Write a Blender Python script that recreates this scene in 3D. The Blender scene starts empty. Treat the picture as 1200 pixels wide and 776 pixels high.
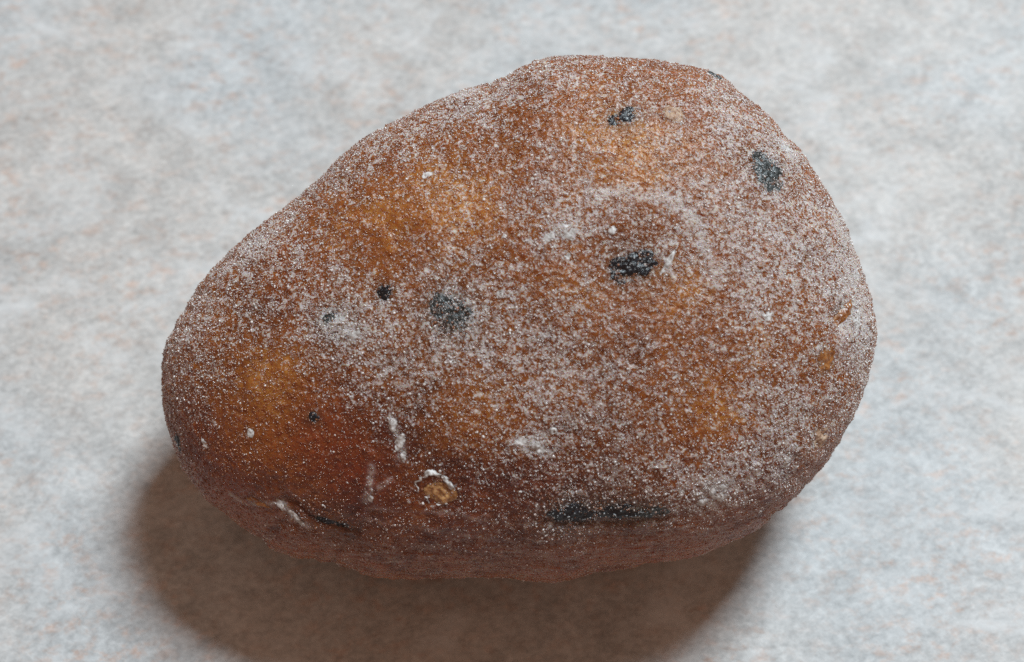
import bpy, bmesh, math, random
import numpy as np
from mathutils import Vector
from mathutils.bvhtree import BVHTree

random.seed(7)
rng = np.random.default_rng(7)
S = bpy.context.scene
COL = S.collection

# ------------------------------------------------------------------ camera
TILT = math.radians(25)            # camera leans back from straight down
DIST = 0.130                       # metres from lens to the middle of the pebble
FRAME_W = 0.0723                   # metres across the frame at that distance
ZC = 0.0134                        # height of the pebble's middle above the table
U = np.array([1.0, 0.0, 0.0])
V = np.array([0.0, math.cos(TILT), math.sin(TILT)])
W = np.array([0.0, -math.sin(TILT), math.cos(TILT)])
CEN = np.array([0.0, 0.0, ZC])
CAM = CEN + W * DIST
cam_data = bpy.data.cameras.new('camera')
cam = bpy.data.objects.new('camera', cam_data)
COL.objects.link(cam)
cam.location = CAM
cam.rotation_euler = (TILT, 0, 0)
cam_data.sensor_width = 36
cam_data.lens = 36 * DIST / FRAME_W
cam_data.clip_start = 0.005
cam_data.clip_end = 20
cam_data.dof.use_dof = True
cam_data.dof.focus_distance = DIST - 0.0045
cam_data.dof.aperture_fstop = 33
S.camera = cam

# ------------------------------------------------------------------ light: one window, dim warm room
world = bpy.data.worlds.new('World')
S.world = world
world.use_nodes = True
bg = world.node_tree.nodes['Background']
bg.inputs['Color'].default_value = (1.0, 0.635, 0.46, 1)
bg.inputs['Strength'].default_value = 0.325

LAZ, LEL, LDIST = math.radians(35), math.radians(56), 1.2
lamp = bpy.data.lights.new('window_light', 'AREA')
lamp.shape = 'RECTANGLE'
lamp.size, lamp.size_y = 0.30, 0.34
lamp.energy = 21.0
lamp.color = (0.78, 0.925, 1.0)
lo = bpy.data.objects.new('window_light', lamp)
COL.objects.link(lo)
ld = Vector((math.sin(LAZ) * math.cos(LEL), math.cos(LAZ) * math.cos(LEL), math.sin(LEL)))
lo.location = ld * LDIST
lo.rotation_euler = ld.to_track_quat('Z', 'Y').to_euler()

S.view_settings.view_transform = 'Standard'
S.view_settings.look = 'None'
S.view_settings.exposure = 0.0
S.view_settings.gamma = 1.0
S.render.engine = 'CYCLES'
S.cycles.use_denoising = False
S.cycles.max_bounces = 8

# ------------------------------------------------------------------ numpy noise
TAB = rng.random((64, 64, 64)).astype(np.float32) * 2 - 1
def vnoise(p):
    i = np.floor(p).astype(np.int64)
    f = (p - i).astype(np.float32)
    f = f * f * (3 - 2 * f)
    a, b = i & 63, (i + 1) & 63
    x, y, z = f[:, 0], f[:, 1], f[:, 2]
    def L(u, v, t): return u + (v - u) * t
    c00 = L(TAB[a[:, 0], a[:, 1], a[:, 2]], TAB[b[:, 0], a[:, 1], a[:, 2]], x)
    c10 = L(TAB[a[:, 0], b[:, 1], a[:, 2]], TAB[b[:, 0], b[:, 1], a[:, 2]], x)
    c01 = L(TAB[a[:, 0], a[:, 1], b[:, 2]], TAB[b[:, 0], a[:, 1], b[:, 2]], x)
    c11 = L(TAB[a[:, 0], b[:, 1], b[:, 2]], TAB[b[:, 0], b[:, 1], b[:, 2]], x)
    return L(L(c00, c10, y), L(c01, c11, y), z)
def fbm(p, octaves=3, gain=0.5):
    s, a = 0, 1.0
    for k in range(octaves):
        s = s + a * vnoise(p * (2.03 ** k) + 17.3 * k)
        a *= gain
    return s
def smooth(a, b, x):
    t = np.clip((x - a) / (b - a), 0, 1)
    return t * t * (3 - 2 * t)

# ------------------------------------------------------------------ helpers
def mesh_object(name, verts, faces, mat=None, parent=None, smooth_shade=True):
    me = bpy.data.meshes.new(name)
    verts = np.asarray(verts, dtype=np.float32)
    faces = np.asarray(faces, dtype=np.int32)
    n, k = faces.shape
    me.vertices.add(len(verts)); me.vertices.foreach_set('co', verts.ravel())
    me.loops.add(n * k); me.loops.foreach_set('vertex_index', faces.ravel())
    me.polygons.add(n)
    me.polygons.foreach_set('loop_start', np.arange(0, n * k, k, dtype=np.int32))
    me.update(calc_edges=True)
    me.polygons.foreach_set('use_smooth', np.full(n, smooth_shade, dtype=bool))
    me.validate()
    if mat: me.materials.append(mat)
    o = bpy.data.objects.new(name, me)
    COL.objects.link(o)
    if parent: o.parent = parent
    return o
def set_attr(o, name, vals):
    at = o.data.attributes.new(name, 'FLOAT', 'POINT')
    at.data.foreach_set('value', np.asarray(vals, dtype=np.float32))
def set_color(o, name, rgb):
    at = o.data.attributes.new(name, 'FLOAT_COLOR', 'POINT')
    c = np.ones((len(rgb), 4), dtype=np.float32); c[:, :3] = rgb
    at.data.foreach_set('color', c.ravel())

class NT:
    """small node-building helper"""
    def __init__(self, name):
        self.m = bpy.data.materials.new(name); self.m.use_nodes = True
        self.t = self.m.node_tree; self.t.nodes.clear()
        self.out = self.t.nodes.new('ShaderNodeOutputMaterial')
    def n(self, kind, **kw):
        nd = self.t.nodes.new('ShaderNode' + kind)
        for k, v in kw.items(): setattr(nd, k, v)
        return nd
    def put(self, sock, v):
        if isinstance(v, bpy.types.NodeSocket): self.t.links.new(v, sock)
        elif isinstance(v, tuple) and len(v) == 3 and sock.type == 'RGBA': sock.default_value = (*v, 1)
        else: sock.default_value = v
    def math(self, op, a, b=0.0, clamp=False):
        nd = self.n('Math', operation=op, use_clamp=clamp)
        self.put(nd.inputs[0], a); self.put(nd.inputs[1], b)
        return nd.outputs[0]
    def ramp(self, v, a, b, lo=0.0, hi=1.0):
        nd = self.n('MapRange', interpolation_type='SMOOTHSTEP')
        for k, x in zip(('Value', 'From Min', 'From Max', 'To Min', 'To Max'), (v, a, b, lo, hi)): self.put(nd.inputs[k], x)
        return nd.outputs[0]
    def mix(self, f, a, b):
        nd = self.n('Mix', data_type='RGBA')
        self.put(nd.inputs[0], f); self.put(nd.inputs[6], a); self.put(nd.inputs[7], b)
        return nd.outputs[2]
    def coords(self, scale=(1, 1, 1), rot=(0, 0, 0), loc=(0, 0, 0)):
        if not hasattr(self, 'tc'): self.tc = self.n('TexCoord')
        mp = self.n('Mapping')
        mp.inputs['Scale'].default_value = scale; mp.inputs['Rotation'].default_value = rot; mp.inputs['Location'].default_value = loc
        self.t.links.new(self.tc.outputs['Object'], mp.inputs['Vector'])
        return mp.outputs[0]
    def noise(self, vec, scale, detail=3, rough=0.5, dist=0.0):
        nd = self.n('TexNoise')
        self.put(nd.inputs['Vector'], vec)
        nd.inputs['Scale'].default_value = scale; nd.inputs['Detail'].default_value = detail
        nd.inputs['Roughness'].default_value = rough; nd.inputs['Distortion'].default_value = dist
        return nd.outputs['Fac']
    def attr(self, name):
        nd = self.n('Attribute', attribute_name=name)
        return nd
    def bump(self, h, strength, dist, normal=None):
        nd = self.n('Bump')
        self.put(nd.inputs['Height'], h); nd.inputs['Strength'].default_value = strength; nd.inputs['Distance'].default_value = dist
        if normal is not None: self.put(nd.inputs['Normal'], normal)
        return nd.outputs[0]
    def principled(self, **kw):
        nd = self.n('BsdfPrincipled')
        for k, v in kw.items(): self.put(nd.inputs[k.replace('_', ' ')], v)
        return nd
    def finish(self, shader):
        self.t.links.new(shader, self.out.inputs['Surface'])
        return self.m

# ------------------------------------------------------------------ tabletop
def table_material():
    t = NT('mottled_laminate')
    v = t.coords()
    vs = t.coords(scale=(1, 1.35, 1), rot=(0, 0, math.radians(-32)))
    fine = t.noise(vs, 1500, 6, 0.68, 0.3)
    mid = t.noise(vs, 330, 5, 0.65, 0.5)
    big = t.noise(v, 75, 4, 0.6, 0.9)
    hue = t.noise(t.coords(loc=(2.2, 5.1, 0)), 38, 2, 0.5)
    warm = t.noise(t.coords(scale=(1, 1.5, 1), rot=(0, 0, math.radians(-25)), loc=(3.1, 1.7, 0)), 640, 5, 0.7)
    warm_big = t.noise(t.coords(loc=(7.1, 4.7, 0)), 95, 3, 0.6)
    c = t.mix(t.ramp(hue, 0.38, 0.60), (0.402, 0.412, 0.417), (0.418, 0.400, 0.384))
    lum = t.math('ADD', t.math('MULTIPLY', t.math('SUBTRACT', fine, 0.5), 1.20), t.math('MULTIPLY', t.math('SUBTRACT', mid, 0.5), 0.75))
    lum = t.math('ADD', lum, t.math('MULTIPLY', t.math('SUBTRACT', big, 0.5), 0.55))
    lum = t.math('ADD', 1.0, lum)
    wf = t.math('MULTIPLY', t.ramp(warm, 0.46, 0.70), t.ramp(warm_big, 0.36, 0.66, 0.25, 1.0))
    c = t.mix(t.math('MULTIPLY', wf, 0.70), c, (0.42, 0.275, 0.21))
    sc = t.n('VectorMath', operation='SCALE')
    t.put(sc.inputs[0], c); t.put(sc.inputs['Scale'], lum)
    c = sc.outputs[0]
    white = t.noise(t.coords(scale=(1, 1.5, 1), rot=(0, 0, math.radians(40)), loc=(1.3, 9.7, 0)), 110, 6, 0.68, 0.7)
    ringd = t.n('VectorMath', operation='DISTANCE')          # faint printed ring of the pattern
    t.put(ringd.inputs[0], v); ringd.inputs[1].default_value = (-0.0351, 0.0182, 0.0)
    rd = t.math('ADD', ringd.outputs['Value'], t.math('MULTIPLY', t.math('SUBTRACT', mid, 0.5), 0.0016))
    c = t.mix(t.math('MULTIPLY', t.ramp(rd, 0.0034, 0.0022), 0.20), c, (0.56, 0.57, 0.575))
    edge = t.math('SUBTRACT', 1.0, t.ramp(t.math('ABSOLUTE', t.math('SUBTRACT', rd, 0.0038)), 0.0001, 0.0007))
    c = t.mix(t.math('MULTIPLY', edge, 0.22), c, (0.33, 0.315, 0.305))
    c = t.mix(t.ramp(white, 0.48, 0.74, 0, 0.65), c, (0.57, 0.575, 0.58))
    p = t.principled(Base_Color=c, Roughness=0.55, Normal=t.bump(fine, 0.15, 0.0001))
    p.inputs['Specular IOR Level'].default_value = 0.3
    return t.finish(p.outputs[0])

def build_tabletop():
    bm = bmesh.new()
    bmesh.ops.create_cube(bm, size=1.0)
    for v in bm.verts:
        v.co.x *= 1.2; v.co.y *= 0.8; v.co.z = (v.co.z - 0.5) * 0.025
    bmesh.ops.bevel(bm, geom=list(bm.edges), offset=0.003, segments=3, affect='EDGES')
    me = bpy.data.meshes.new('tabletop'); bm.to_mesh(me); bm.free()
    me.materials.append(table_material())
    o = bpy.data.objects.new('tabletop', me); COL.objects.link(o)
    o['kind'] = 'structure'
    return o
build_tabletop()

# ------------------------------------------------------------------ the pebble's form
PX = FRAME_W / 1200.0
OUT = [(190,460),(190,430),(193,405),(205,380),(220,355),(238,325),(262,300),(285,278),(320,252),(350,230),(380,205),(400,183),
 (430,160),(455,147),(480,135),(520,115),(545,105),(575,98),(600,85),(625,72),(650,66),(680,66),(710,67),(740,68),(770,70),(800,75),
 (830,82),(850,92),(866,108),(885,122),(905,140),(918,158),(935,172),(948,192),(963,215),(978,240),(992,265),(1000,290),(1010,315),
 (1018,340),(1024,365),(1027,390),(1025,410),(1018,440),(1010,465),(1000,490),(985,515),(970,540),(950,562),(930,585),(910,602),
 (885,622),(855,637),(820,650),(780,657),(745,662),(700,670),(670,678),(650,681),(620,681),(590,676),(560,674),(530,676),(500,678),
 (470,678),(440,676),(415,668),(390,660),(365,658),(345,656),(325,648),(305,630),(285,618),(265,605),(245,590),(230,572),(215,550),
 (205,525),(197,500),(192,480)]
C0 = np.array([610.0, 385.0])      # middle of the outline
_o = np.array(OUT, dtype=float) - C0
_th = np.arctan2(-_o[:, 1], _o[:, 0]); _r = np.hypot(_o[:, 0], _o[:, 1]) * PX
_i = np.argsort(_th); _th, _r = _th[_i], _r[_i]
ANG = np.linspace(-math.pi, math.pi, 241)[:-1]
RAD = np.interp(ANG, _th, _r, period=2 * math.pi)
CORR = np.ones(240)                # perspective correction of the girth

def icosphere(sub):
    bm = bmesh.new()
    bmesh.ops.create_icosphere(bm, subdivisions=sub, radius=1.0)
    me = bpy.data.meshes.new('tmp'); bm.to_mesh(me); bm.free()
    v = np.empty(len(me.vertices) * 3, dtype=np.float32); me.vertices.foreach_get('co', v)
    f = np.empty(len(me.polygons) * 3, dtype=np.int32); me.loops.foreach_get('vertex_index', f)
    bpy.data.meshes.remove(me)
    return v.reshape(-1, 3).astype(float), f.reshape(-1, 3)

FRONT, BACK = 0.0108, 0.0116
def form(d):
    """unit directions -> points of the pebble (world)"""
    c = d[:, 2]
    c = np.clip(c, -1, 1)
    phi = np.arcsin(c)
    # crowd the mesh towards the upper side
    phi = phi + 0.42 * np.cos(phi) ** 2 * -1.0 * 0 + phi * 0
    th = np.arctan2(d[:, 1], d[:, 0])
    R = np.interp(th, ANG, RAD * CORR, period=2 * math.pi)
    low = smooth(-0.1, 0.9, -np.sin(th))           # towards the picture's lower side
    right = smooth(0.2, 0.95, np.cos(th))
    n_f = 2.20 + 0.40 * low + 0.20 * right
    n_b = 2.35
    n = np.where(phi > 0, n_f, n_b)
    rn = np.cos(phi) ** (2 / n)
    w = np.sign(phi) * np.abs(np.sin(phi)) ** (2 / n)
    h = np.where(w > 0, FRONT, BACK)
    x = R * rn * np.cos(th); y = R * rn * np.sin(th)
    # blunt end (right) thicker than the tapering end
    taper = 1.0 + 0.16 * np.clip(x / 0.025, -1, 1)
    wz = w * h * np.where(w > 0, taper, 1.0 + 0.10 * x / 0.025)
    p = CEN + np.outer(x + (C0[0] - 600) * PX, U) + np.outer(y - (C0[1] - 388) * PX, V) + np.outer(wz, W)
    nrm = d[:, 0:1] * U + d[:, 1:2] * V + d[:, 2:3] * W
    q = p / 0.001
    lump = fbm(q / 9.0 + 5, 2) * 0.32 + fbm(q / 3.2 + 11, 2) * 0.07
    p = p + nrm * (lump * 0.001)[:, None]
    return p
def project(p):
    r = p - CAM
    d = -(r @ W)
    return np.stack([600 + (r @ U) / d * DIST / PX, 388 - (r @ V) / d * DIST / PX], 1)

# girth correction so that the outline has the right size in perspective (coarse mesh)
_d, _f = icosphere(7)
for _it in range(10):
    q = project(form(_d)) - C0
    a = np.arctan2(-q[:, 1], q[:, 0]); r = np.hypot(q[:, 0], q[:, 1]) * PX
    b = np.round((a + math.pi) / (2 * math.pi) * 240).astype(int) % 240
    m = np.zeros(240); np.maximum.at(m, b, r)
    k = RAD / np.maximum(m, 1e-6)
    if _it < 6: k = (np.roll(k, 1) + 2 * k + np.roll(k, -1)) / 4
    CORR *= k

dirs, tris = icosphere(9)
P = form(dirs)
print('ZMIN', P[:, 2].min())
FLOOR = 0.00003
P[:, 2] = np.where(P[:, 2] < FLOOR, FLOOR, P[:, 2])

def vertex_normals(p, f):
    fn = np.cross(p[f[:, 1]] - p[f[:, 0]], p[f[:, 2]] - p[f[:, 0]])
    vn = np.zeros_like(p)
    for k in range(3):
        for ax in range(3):
            vn[:, ax] += np.bincount(f[:, k], fn[:, ax], minlength=len(p))
    return vn / np.maximum(np.linalg.norm(vn, axis=1, keepdims=True), 1e-20), fn

# ray from the lens through a point of the picture, onto the (smooth) pebble
_pl = form(_d)
BV = BVHTree.FromPolygons([tuple(x) for x in _pl], [tuple(int(i) for i in f) for f in _f])
def hit(px, py):
    d = U * ((px - 600) * PX) + V * ((388 - py) * PX) - W * DIST
    h = BV.ray_cast(Vector(CAM), Vector(d).normalized())
    if h[0] is None: h = BV.find_nearest(Vector(CAM + d))
    return np.array(h[0]), np.array(h[1])

def blobs(p, lst):
    s = np.zeros(len(p))
    for (px, py, rad, k) in lst:
        c, _ = hit(px, py)
        s += k * np.exp(-((p - c) ** 2).sum(1) / (rad * PX) ** 2)
    return s
def strokes(p, lines):
    """soft lines on the surface: max over segments"""
    s = np.zeros(len(p))
    for pts, width, k in lines:
        P3 = [hit(*q)[0] for q in pts]
        wob = vnoise(p / 0.00035 + 3.0) * 0.00010
        for a, b in zip(P3[:-1], P3[1:]):
            ab = b - a
            t = np.clip(((p - a) @ ab) / (ab @ ab), 0, 1)
            dd = np.sqrt(((p - a - t[:, None] * ab) ** 2).sum(1)) + wob
            s = np.maximum(s, k * np.exp(-(np.maximum(dd, 0) / (width * PX)) ** 2))
    return s

FROST = [(300,283,35,.25),(350,240,35,.2),(450,160,38,.25),(520,125,38,.2),(1012,360,38,.42),(1000,300,38,.42),(985,260,38,.38),(1012,440,38,.38),(990,500,35,.25),(820,150,55,.2),(890,250,60,.2),(850,110,40,.2),(700,90,50,.15),(640,200,50,.12),
 (500,400,60,.12),(560,320,60,.12),(470,450,45,.15),(690,430,60,.1),(600,610,40,.1),
 (600,95,70,.30),(545,130,40,.2),(665,265,30,.35),(480,190,60,.15),(380,345,80,.22),(430,400,70,.2),(640,420,80,.16),(560,400,60,.15),
 (860,300,80,.2),(910,360,70,.2),(960,260,60,.28),(1008,400,45,.45),(990,330,40,.3),(810,570,60,.25),(842,578,26,.6),(925,178,30,.5),(880,150,60,.25),
 (240,340,60,.30),(210,430,40,.25),(545,108,14,.5),(528,114,10,.4),(600,86,18,.3),(400,205,50,.28),(300,290,50,.2),(800,240,40,.30),(700,235,35,.25),(625,520,24,.35),(650,470,50,.2),(900,480,70,.18),
 (930,520,50,.25),(720,550,60,.1),(780,300,20,.1),(870,560,60,.2),(400,385,28,.4),
 (450,260,95,-.30),(770,185,75,-.16),(310,450,55,-.30),(370,520,80,-.32),(830,470,55,-.28),(745,360,55,-.26),(620,150,45,-.14),(560,470,50,-.14),
 (420,590,70,-.32),(260,560,60,-.3),(350,560,80,-.3),(220,500,40,-.15),(480,560,60,-.2),(560,595,70,-.25),(250,540,60,-.22),(660,570,50,-.12),(840,370,40,-.1),(680,140,50,-.12)]
RED = [(385,515,55,.9),(270,565,55,.6),(430,575,55,.7),(230,500,40,.5),(560,600,60,.5),(640,570,50,.3),(350,330,50,.3),(820,560,60,.3),(700,600,80,.3),(890,570,50,.3)]  # deep resin reds, with the lower-left red glow painted in as colour
STROKES = [([(690,225),(740,226),(790,236),(815,262),(826,292),(838,332)],6,.5),([(772,296),(782,308),(790,326)],3.5,.55),
 ([(458,492),(464,508),(470,520),(472,536)],4.5,.5),([(436,548),(433,575),(428,588)],4,.45),([(443,572),(458,562)],3,.35),
 ([(608,520),(628,522),(640,530)],6,.55),([(655,268),(668,274)],6,.6),([(1000,360),(990,385),(985,410)],8,.5),([(985,300),(1002,318)],8,.5),
 ([(332,590),(341,604),(352,612),(362,618)],4,.6),([(270,580),(290,590),(322,590)],4,.5),([(322,648),(345,657),(362,659)],6,.8),([(740,665),(800,656),(860,639),(885,624)],5,.4),([(900,606),(925,588)],4,.75),([(430,596),(520,601),(580,612)],3,.25),([(430,608),(500,620),(580,633)],3,.25),([(215,548),(240,585),(290,620)],9,.25)]
ORANGE = [(308,442,40,.6),(330,430,30,.3),(835,480,45,.75),(800,335,45,.6),(560,470,45,.5),(540,235,60,.5),(440,270,80,.4),(760,190,70,.45),(740,170,50,.3),  # resin tone, plus light glowing through and shade lower down, painted as colour
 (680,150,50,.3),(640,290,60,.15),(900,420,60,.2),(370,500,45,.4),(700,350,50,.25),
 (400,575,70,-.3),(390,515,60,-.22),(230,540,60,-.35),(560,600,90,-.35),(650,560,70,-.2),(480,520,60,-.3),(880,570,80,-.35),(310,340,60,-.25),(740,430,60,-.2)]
GREYED = [(525,365,32,.9),(535,378,26,.5),(395,380,30,.6),(385,370,14,.5),(743,311,29,.75),(900,198,32,.7),(668,605,30,.8),(722,603,30,.8),(764,603,28,.7),(730,138,24,.6),(450,343,12,.7),(367,489,9,.7),
 (400,618,40,.5),(640,610,60,.3),(940,520,40,.15)]

def fields(p, n):
    """frost cover, resin tone with glow and lower shade painted in, grey stain, underside streaking (all tied to places on the stone)"""
    q = p / 0.001
    fr = 0.45 + 0.14 * fbm(q / 0.8, 3) + 0.05 * fbm(q / 4.0 + 9, 2)
    fr = fr + blobs(p, FROST) * 0.62
    st = strokes(p, STROKES)
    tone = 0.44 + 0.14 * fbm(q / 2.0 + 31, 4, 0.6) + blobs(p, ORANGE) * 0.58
    grey = blobs(p, GREYED)
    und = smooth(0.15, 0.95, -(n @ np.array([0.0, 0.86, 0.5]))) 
    return np.clip(fr, 0.02, 1), np.clip(tone, 0, 1), np.clip(grey, 0, 1), und, st

N0, _ = vertex_normals(P, tris)
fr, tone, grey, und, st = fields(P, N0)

# relief: pitted sugary grain, raised crusts, a few dents and cracks
q = P / 0.001
grain = fbm(q / 0.30 + 3, 2, 0.55)
relief = grain * (0.050 + 0.02 * fr) * (1 - 0.7 * und) + np.maximum(st - 0.2, 0) * 0.10
streak = fbm(np.stack([q[:, 0] / 2.2, q[:, 1] / 0.26, q[:, 2] / 0.26], 1) + 51, 3)
relief += und * streak * 0.05 + und * fbm(np.stack([q[:, 0] / 3.0, q[:, 1] / 0.9, q[:, 2] / 0.8], 1) + 23, 3) * 0.13
relief += fbm(q / 1.1 + 71, 2) * 0.035
DENTS = [(985,375,14,-.35),(905,603,12,-.3),(510,573,26,-.22),(970,425,16,-.15),(335,585,14,-.15),(700,600,40,-.25),(395,622,22,-.10),(743,310,26,-.10),(900,200,24,-.12),(440,455,50,-.10)]
relief += blobs(P, DENTS)
CRACKS = [([(322,588),(345,590),(362,604),(385,616),(420,624)],3.5,.16),([(895,608),(915,598),(932,582)],4,.35),([(990,350),(984,372),(978,388)],4,.25),([(640,612),(700,617),(790,606)],5,.2)]
relief += np.maximum(fbm(q / 0.55 + 90, 2) - 0.35, 0) * 0.10
relief -= strokes(P, CRACKS)
P = P + N0 * (relief * 0.001)[:, None]
P[:, 2] = np.maximum(P[:, 2], FLOOR)
N1, FN = vertex_normals(P, tris)

# ------------------------------------------------------------------ pebble materials
def resin_material():
    t = NT('frosted_resin')
    v = t.coords()
    fr = t.attr('frost').outputs['Fac']; tone = t.attr('tone').outputs['Fac']
    grey = t.attr('grey').outputs['Fac']; und = t.attr('underside').outputs['Fac']; st = t.attr('crust').outputs['Fac']
    n1 = t.noise(v, 1500, 3, 0.6)
    n2 = t.noise(v, 4000, 2, 0.55, 0.7)
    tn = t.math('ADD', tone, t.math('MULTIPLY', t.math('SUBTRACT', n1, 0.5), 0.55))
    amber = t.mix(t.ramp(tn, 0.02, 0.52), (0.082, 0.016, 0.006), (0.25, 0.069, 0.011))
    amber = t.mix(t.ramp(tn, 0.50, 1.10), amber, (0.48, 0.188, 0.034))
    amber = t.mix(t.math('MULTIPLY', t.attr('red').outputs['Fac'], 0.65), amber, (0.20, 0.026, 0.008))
    amber = t.mix(t.math('MULTIPLY', grey, 0.85), amber, (0.030, 0.034, 0.034))
    # powdery frost: broken up by two scales of noise
    sv = t.coords(scale=(0.16, 1, 1))
    stn = t.noise(sv, 3400, 3, 0.6)
    mask = t.math('ADD', t.math('MULTIPLY', n1, 0.55), t.math('MULTIPLY', n2, 1.25))
    th = t.math('SUBTRACT', 1.20, t.math('MULTIPLY', fr, 0.52))
    th = t.math('SUBTRACT', th, t.math('MULTIPLY', st, 0.45))
    m_top = t.ramp(t.math('SUBTRACT', mask, th), -0.05, 0.16)
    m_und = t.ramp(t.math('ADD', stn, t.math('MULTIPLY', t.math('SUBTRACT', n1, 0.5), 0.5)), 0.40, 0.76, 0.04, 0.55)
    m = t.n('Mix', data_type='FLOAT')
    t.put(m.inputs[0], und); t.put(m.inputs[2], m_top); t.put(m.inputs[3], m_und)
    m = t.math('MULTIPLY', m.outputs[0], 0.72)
    m = t.math('MAXIMUM', m, t.math('MULTIPLY', st, 0.85), True)
    col = t.mix(m, amber, t.mix(und, (0.57, 0.525, 0.495), (0.34, 0.33, 0.32)))  # underside frost is greyer and darker, its shade painted into the colour
    nb = t.bump(t.math('ADD', n2, t.math('MULTIPLY', stn, und)), 0.9, 0.00012)
    p = t.principled(Base_Color=col, Normal=nb)
    t.put(p.inputs['Roughness'], t.math('ADD', 0.34, t.math('MULTIPLY', m, 0.4)))
    t.put(p.inputs['Subsurface Weight'], t.math('SUBTRACT', 0.75, t.math('MULTIPLY', m, 0.45)))
    p.inputs['Subsurface Radius'].default_value = (1.0, 0.34, 0.10)
    p.inputs['Subsurface Scale'].default_value = 0.0026
    p.inputs['IOR'].default_value = 1.5
    return t.finish(p.outputs[0])
def grain_material():
    t = NT('frost_grain')
    c = t.attr('tint').outputs['Color']
    p = t.principled(Base_Color=c, Roughness=0.20)
    p.inputs['Specular IOR Level'].default_value = 0.9
    return t.finish(p.outputs[0])
def dark_material(name, a, b):
    t = NT(name)
    v = t.coords()
    n = t.noise(v, 3600, 3, 0.65); n2 = t.noise(v, 6500, 2, 0.6)
    c = t.mix(t.ramp(n, 0.42, 0.75), a, b)
    c = t.mix(t.ramp(n2, 0.64, 0.80, 0, 0.5), c, (0.25, 0.27, 0.29))
    p = t.principled(Base_Color=c, Roughness=0.28, Normal=t.bump(n, 0.8, 0.00012))
    return t.finish(p.outputs[0])
def plain_material(name, a, b, scale, rough, sss=0.0):
    t = NT(name)
    n = t.noise(t.coords(), scale, 4, 0.65)
    p = t.principled(Base_Color=t.mix(t.ramp(n, 0.35, 0.68), a, b), Roughness=rough, Normal=t.bump(n, 0.6, 0.00010))
    if sss:
        p.inputs['Subsurface Weight'].default_value = sss
        p.inputs['Subsurface Radius'].default_value = (1, .4, .12); p.inputs['Subsurface Scale'].default_value = 0.001
    return t.finish(p.outputs[0])
M_RESIN = resin_material(); M_GRAIN = grain_material()
M_BLACK = dark_material('black_inclusion', (0.003, 0.0035, 0.006), (0.016, 0.020, 0.028))
M_SLATE = dark_material('slate_inclusion', (0.012, 0.016, 0.016), (0.085, 0.10, 0.105))
M_CHIP = plain_material('clear_amber', (0.17, 0.055, 0.014), (0.36, 0.15, 0.045), 1800, 0.3, 0.5)
M_TAN = plain_material('tan_amber', (0.20, 0.075, 0.022), (0.46, 0.25, 0.11), 2600, 0.35, 0.4)
M_CREAM = plain_material('cream_crust', (0.25, 0.13, 0.07), (0.44, 0.31, 0.22), 2200, 0.6, 0.2)
M_WHITE = plain_material('white_crust', (0.30, 0.27, 0.25), (0.62, 0.60, 0.59), 3000, 0.55)

# ------------------------------------------------------------------ the pebble
pebble = bpy.data.objects.new('pebble', None)
pebble.empty_display_size = 0.01
COL.objects.link(pebble)
pebble['label'] = 'frosted amber brown pebble with black specks lying on a pale mottled tabletop'
pebble['category'] = 'pebble'

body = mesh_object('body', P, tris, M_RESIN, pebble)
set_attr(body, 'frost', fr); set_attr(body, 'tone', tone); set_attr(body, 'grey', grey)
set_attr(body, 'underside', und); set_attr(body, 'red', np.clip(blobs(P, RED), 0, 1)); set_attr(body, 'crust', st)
bpy.context.view_layer.update()
BODY = BVHTree.FromObject(body, bpy.context.evaluated_depsgraph_get())

def frame_at(px, py, ang):
    c, n = hit(px, py)
    loc, nn, _, _ = BODY.find_nearest(Vector(c))
    c = np.array(loc)
    right = U - n * (U @ n); right /= np.linalg.norm(right)
    up = np.cross(n, right)
    a = math.radians(ang)
    return c, n, right * math.cos(a) + up * math.sin(a), -right * math.sin(a) + up * math.cos(a)

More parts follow.
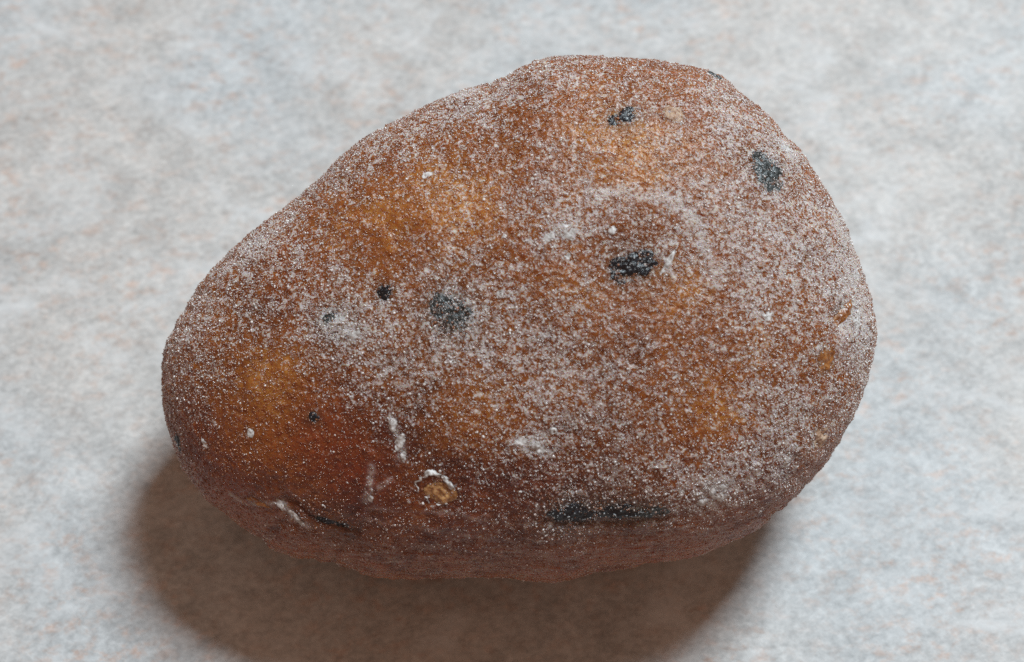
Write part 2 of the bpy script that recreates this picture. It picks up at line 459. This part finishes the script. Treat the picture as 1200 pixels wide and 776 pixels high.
def patch(name, px, py, rx, ry, ang, height, mat, rough=0.7, seed=0, label=None, parent=None, hole=None, nrad=26, nang=56, lobes=0.22):
    """an irregular crust seated in the surface; its edge dives below the stone's skin"""
    c, n, e1, e2 = frame_at(px, py, ang)
    rr = np.linspace(0, 1, nrad)[1:]
    tt = np.linspace(0, 2 * math.pi, nang, endpoint=False)
    g = [(0.0, 0.0)]; rel = [0.0]
    for r in rr:
        for k in tt:
            g.append((r * math.cos(k), r * math.sin(k))); rel.append(r)
    g = np.array(g); rel = np.array(rel)
    base = np.stack([np.cos(np.arctan2(g[:, 1], g[:, 0])), np.sin(np.arctan2(g[:, 1], g[:, 0])), np.zeros(len(g))], 1)
    wob = 1 + lobes * vnoise(base * 1.6 + seed * 7.7) + lobes * 0.5 * vnoise(base * 4.1 + seed * 3.3)
    x, y = g[:, 0] * rx * PX * wob, g[:, 1] * ry * PX * wob
    pos = c + np.outer(x, e1) + np.outer(y, e2)
    q = pos / 0.001
    h = height * (1 - rel ** 2.2) + rough * height * (vnoise(q / 0.16 + seed) * 0.6 + vnoise(q / 0.42 + seed * 2.1) * 0.9)
    if hole: h = h - hole[0] * height * smooth(hole[1], hole[1] - 0.22, np.hypot(g[:, 0] + 0.06, g[:, 1] + hole[2]))
    h = np.where(rel > 0.97, -0.12, np.maximum(h, -0.10))
    out = np.empty_like(pos)
    for i, p in enumerate(pos):
        loc, nn, _, _ = BODY.ray_cast(Vector(p + n * 0.003), Vector(-n))
        if loc is None: loc, nn, _, _ = BODY.find_nearest(Vector(p))
        out[i] = np.array(loc) + n * h[i] * 0.001
    quads = []
    faces = [(0, 1 + k, 1 + (k + 1) % nang) for k in range(nang)]
    for j in range(nrad - 2):
        a0, b0 = 1 + j * nang, 1 + (j + 1) * nang
        for k in range(nang):
            k2 = (k + 1) % nang
            faces += [(a0 + k, b0 + k, b0 + k2), (a0 + k, b0 + k2, a0 + k2)]
    o = mesh_object(name, out, faces, mat, parent or pebble)
    if label: o['label'] = label
    if name == 'dark_inclusion': DARK_SKIN.append((out[rel > 0.15], rel[rel > 0.15], n, min(1.0, rx * ry / 380.0)))
    return o
DARK_SKIN = []

DARK = [  # px, py, rx, ry, angle, height mm, material, label
 (743, 311, 29, 17, 22, .13, M_BLACK, 'black oval speck near the middle of the pebble'),
 (900, 200, 23, 25, -8, .13, M_SLATE, 'frosted grey black speck at the upper right edge'),
 (732, 136, 21, 11, 25, .10, M_BLACK, 'dark grey speck near the top of the pebble'),
 (528, 364, 26, 17, -25, .06, M_SLATE, 'blurred greenish grey stain left of the middle'),
 (450, 343, 9, 9, 0, .10, M_BLACK, 'small round black dot beside the grey stain'),
 (367, 489, 6, 7, 30, .09, M_BLACK, 'tiny black dot on the lower left'),
 (386, 371, 10, 6, 30, .06, M_SLATE, 'small grey fleck in pale frost on the left'),
 (671, 605, 28, 12, -8, .10, M_BLACK, 'black crust on the lower ridge, left piece'),
 (722, 601, 29, 10, 5, .09, M_BLACK, 'dark grey crust on the lower ridge, middle piece'),
 (762, 602, 25, 9, 3, .09, M_SLATE, 'dark grey crust on the lower ridge, right piece'),
 (388, 616, 28, 4.5, -13, .12, M_BLACK, 'black streak under the crack on the lower left'),
 (209, 520, 8, 11, 20, .10, M_BLACK, 'dark pit at the left edge of the pebble'),
 (838, 90, 12, 8, -35, .25, M_SLATE, 'grey nub on the upper right outline'),
]
for k, (px, py, rx, ry, an, h, mat, lab) in enumerate(DARK):
    patch('dark_inclusion', px, py, rx * 0.92, ry * 0.95, an, h * (0.5 if mat is M_BLACK else 0.35), mat, 1.25, 3 + k, lab, lobes=0.26)

chip = patch('amber_chip', 516, 578, 19, 12, -25, .10, M_TAN, 0.6, 41, 'clear amber chip with a white rim near the bottom edge', lobes=0.2)
patch('rim', 513, 573, 24, 17, -25, .15, M_WHITE, 1.15, 44, None, chip, hole=(2.6, 0.86, 0.16), lobes=0.25, nrad=34, nang=80)
for k, (px, py, rx, ry, an, mat, lab) in enumerate([
  (970, 424, 15, 14, 60, M_CHIP, 'yellow amber chip at the right edge'),
  (962, 512, 14, 15, 50, M_CREAM, 'tan chip at the lower right edge'),
  (790, 133, 11, 13, 25, M_CREAM, 'cream coloured chip near the top'),
  (991, 366, 6, 19, -35, M_CHIP, 'orange slit beside a pale ridge at the right edge'),
  (302, 589, 16, 4, -10, M_CHIP, 'orange sliver above the crack on the lower left')]):
    patch('amber_chip', px, py, rx, ry, an, .06, mat, 1.2, 60 + k, lab, lobes=0.18)

FLECKS = [(461,498,6,8,0),(468,518,5,11,-20),(473,535,4,6,0),(294,508,6,5,-20),(434,580,4,9,-5),(612,519,9,5,-10),(630,524,10,6,-25),(665,271,9,8,0),(643,276,7,7,0),
 (843,578,11,12,20),(823,590,6,5,0),(783,308,3,16,-30),(347,607,4,14,52),(330,594,4,9,40),(922,176,8,8,0),(717,270,5,5,0),(665,300,5,4,0),(585,345,5,5,0),(415,392,8,5,20),(240,520,7,4,-40),(1003,318,10,8,60),(1004,378,7,20,-20),(900,370,7,6,0),(500,205,6,4,20),(788,440,5,4,0),(648,505,5,4,0),(590,275,4,4,0)]
for k, (px, py, rx, ry, an) in enumerate(FLECKS):
    patch('white_fleck', px, py, rx, ry, an, .035, M_WHITE, 2.0, 80 + k, nrad=16, nang=32, lobes=0.3)

# ------------------------------------------------------------------ sugary grains of frost, far too many to count
def build_frost():
    area = np.linalg.norm(FN, axis=1)
    ctr = P[tris].mean(1)
    fn = FN / np.maximum(area[:, None], 1e-20)
    seen = fn @ W
    ff = fr[tris].mean(1); uf = und[tris].mean(1); gf = grey[tris].mean(1)
    wgt = area * np.where(seen > -0.25, 1.0, 0.25) * (0.45 + 0.9 * ff) * (1 - 0.40 * uf)
    wgt[ctr[:, 2] < 0.0006] = 0
    cdf = np.cumsum(wgt); cdf /= cdf[-1]
    octa = (np.array([[1,0,0],[-1,0,0],[0,1,0],[0,-1,0],[0,0,1],[0,0,-1]], float),
            np.array([[0,2,4],[2,1,4],[1,3,4],[3,0,4],[2,0,5],[1,2,5],[3,1,5],[0,3,5]]))
    VV, FF, CC = [], [], []
    off = 0
    for (v0, f0), NG, s0, s1 in ((octa, 138000, 0.000030, 0.000050), (icosphere(1), 18000, 0.000042, 0.000055)):
        idx = np.searchsorted(cdf, rng.random(NG))
        r1, r2 = rng.random((2, NG)); s = np.sqrt(r1)
        T = tris[idx]
        pos = (1 - s)[:, None] * P[T[:, 0]] + (s * (1 - r2))[:, None] * P[T[:, 1]] + (s * r2)[:, None] * P[T[:, 2]]
        nn = N0[T[:, 0]]
        size = (s0 + s1 * rng.random(NG) ** 2.2) * (1 - 0.35 * uf[idx])
        qn = rng.normal(size=(NG, 4)); qn /= np.linalg.norm(qn, axis=1, keepdims=True)
        a, b, c, d = qn.T
        Rm = np.stack([np.stack([1-2*(c*c+d*d), 2*(b*c-a*d), 2*(b*d+a*c)], 1), np.stack([2*(b*c+a*d), 1-2*(b*b+d*d), 2*(c*d-a*b)], 1), np.stack([2*(b*d-a*c), 2*(c*d+a*b), 1-2*(b*b+c*c)], 1)], 1)
        sc = 0.45 + 1.0 * rng.random((NG, 1, 3))
        vv = np.einsum('nij,nkj->nki', Rm, v0[None] * sc) * size[:, None, None]
        vv = vv + (pos + nn * (size * 0.10)[:, None])[:, None, :]
        VV.append(vv.reshape(-1, 3)); FF.append((f0[None] + (np.arange(NG) * len(v0))[:, None, None]).reshape(-1, 3) + off)
        off += NG * len(v0)
        f = ff[idx]
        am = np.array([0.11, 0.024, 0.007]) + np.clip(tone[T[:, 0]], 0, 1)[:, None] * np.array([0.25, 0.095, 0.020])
        wh = np.array([0.64, 0.60, 0.575]) * (0.70 + 0.45 * rng.random(NG))[:, None]
        k = np.clip((f * 0.95 - 0.04 - rng.random(NG)) * 3.0 + 0.5, 0.04, 0.94)[:, None]
        CC.append(np.repeat(am * (1 - k) + wh * k, len(v0), 0))
    v0, f0 = octa                                   # dust caught on the dark crusts, thickest round their edges
    for pts, rel, n, share in DARK_SKIN:
        m = rng.random(len(pts)) < share * np.where(rel > 0.72, 0.11, 0.03)
        pp = pts[m]; k = len(pp)
        sz = 0.000028 + 0.000045 * rng.random(k)
        vv = v0[None] * (0.6 + 0.8 * rng.random((k, 1, 3))) * sz[:, None, None] @ np.linalg.qr(rng.normal(size=(3, 3)))[0]
        vv = vv + (pp + rng.normal(size=(k, 3)) * 0.00004 + n * 0.00003)[:, None, :]
        VV.append(vv.reshape(-1, 3)); FF.append((f0[None] + (np.arange(k) * len(v0))[:, None, None]).reshape(-1, 3) + off)
        off += k * len(v0)
        CC.append(np.repeat(np.array([0.52, 0.53, 0.54]) * (0.35 + 0.65 * rng.random(k))[:, None], len(v0), 0))
    o = mesh_object('frost', np.concatenate(VV), np.concatenate(FF), M_GRAIN, pebble)
    o['kind'] = 'stuff'
    set_color(o, 'tint', np.concatenate(CC))
build_frost()
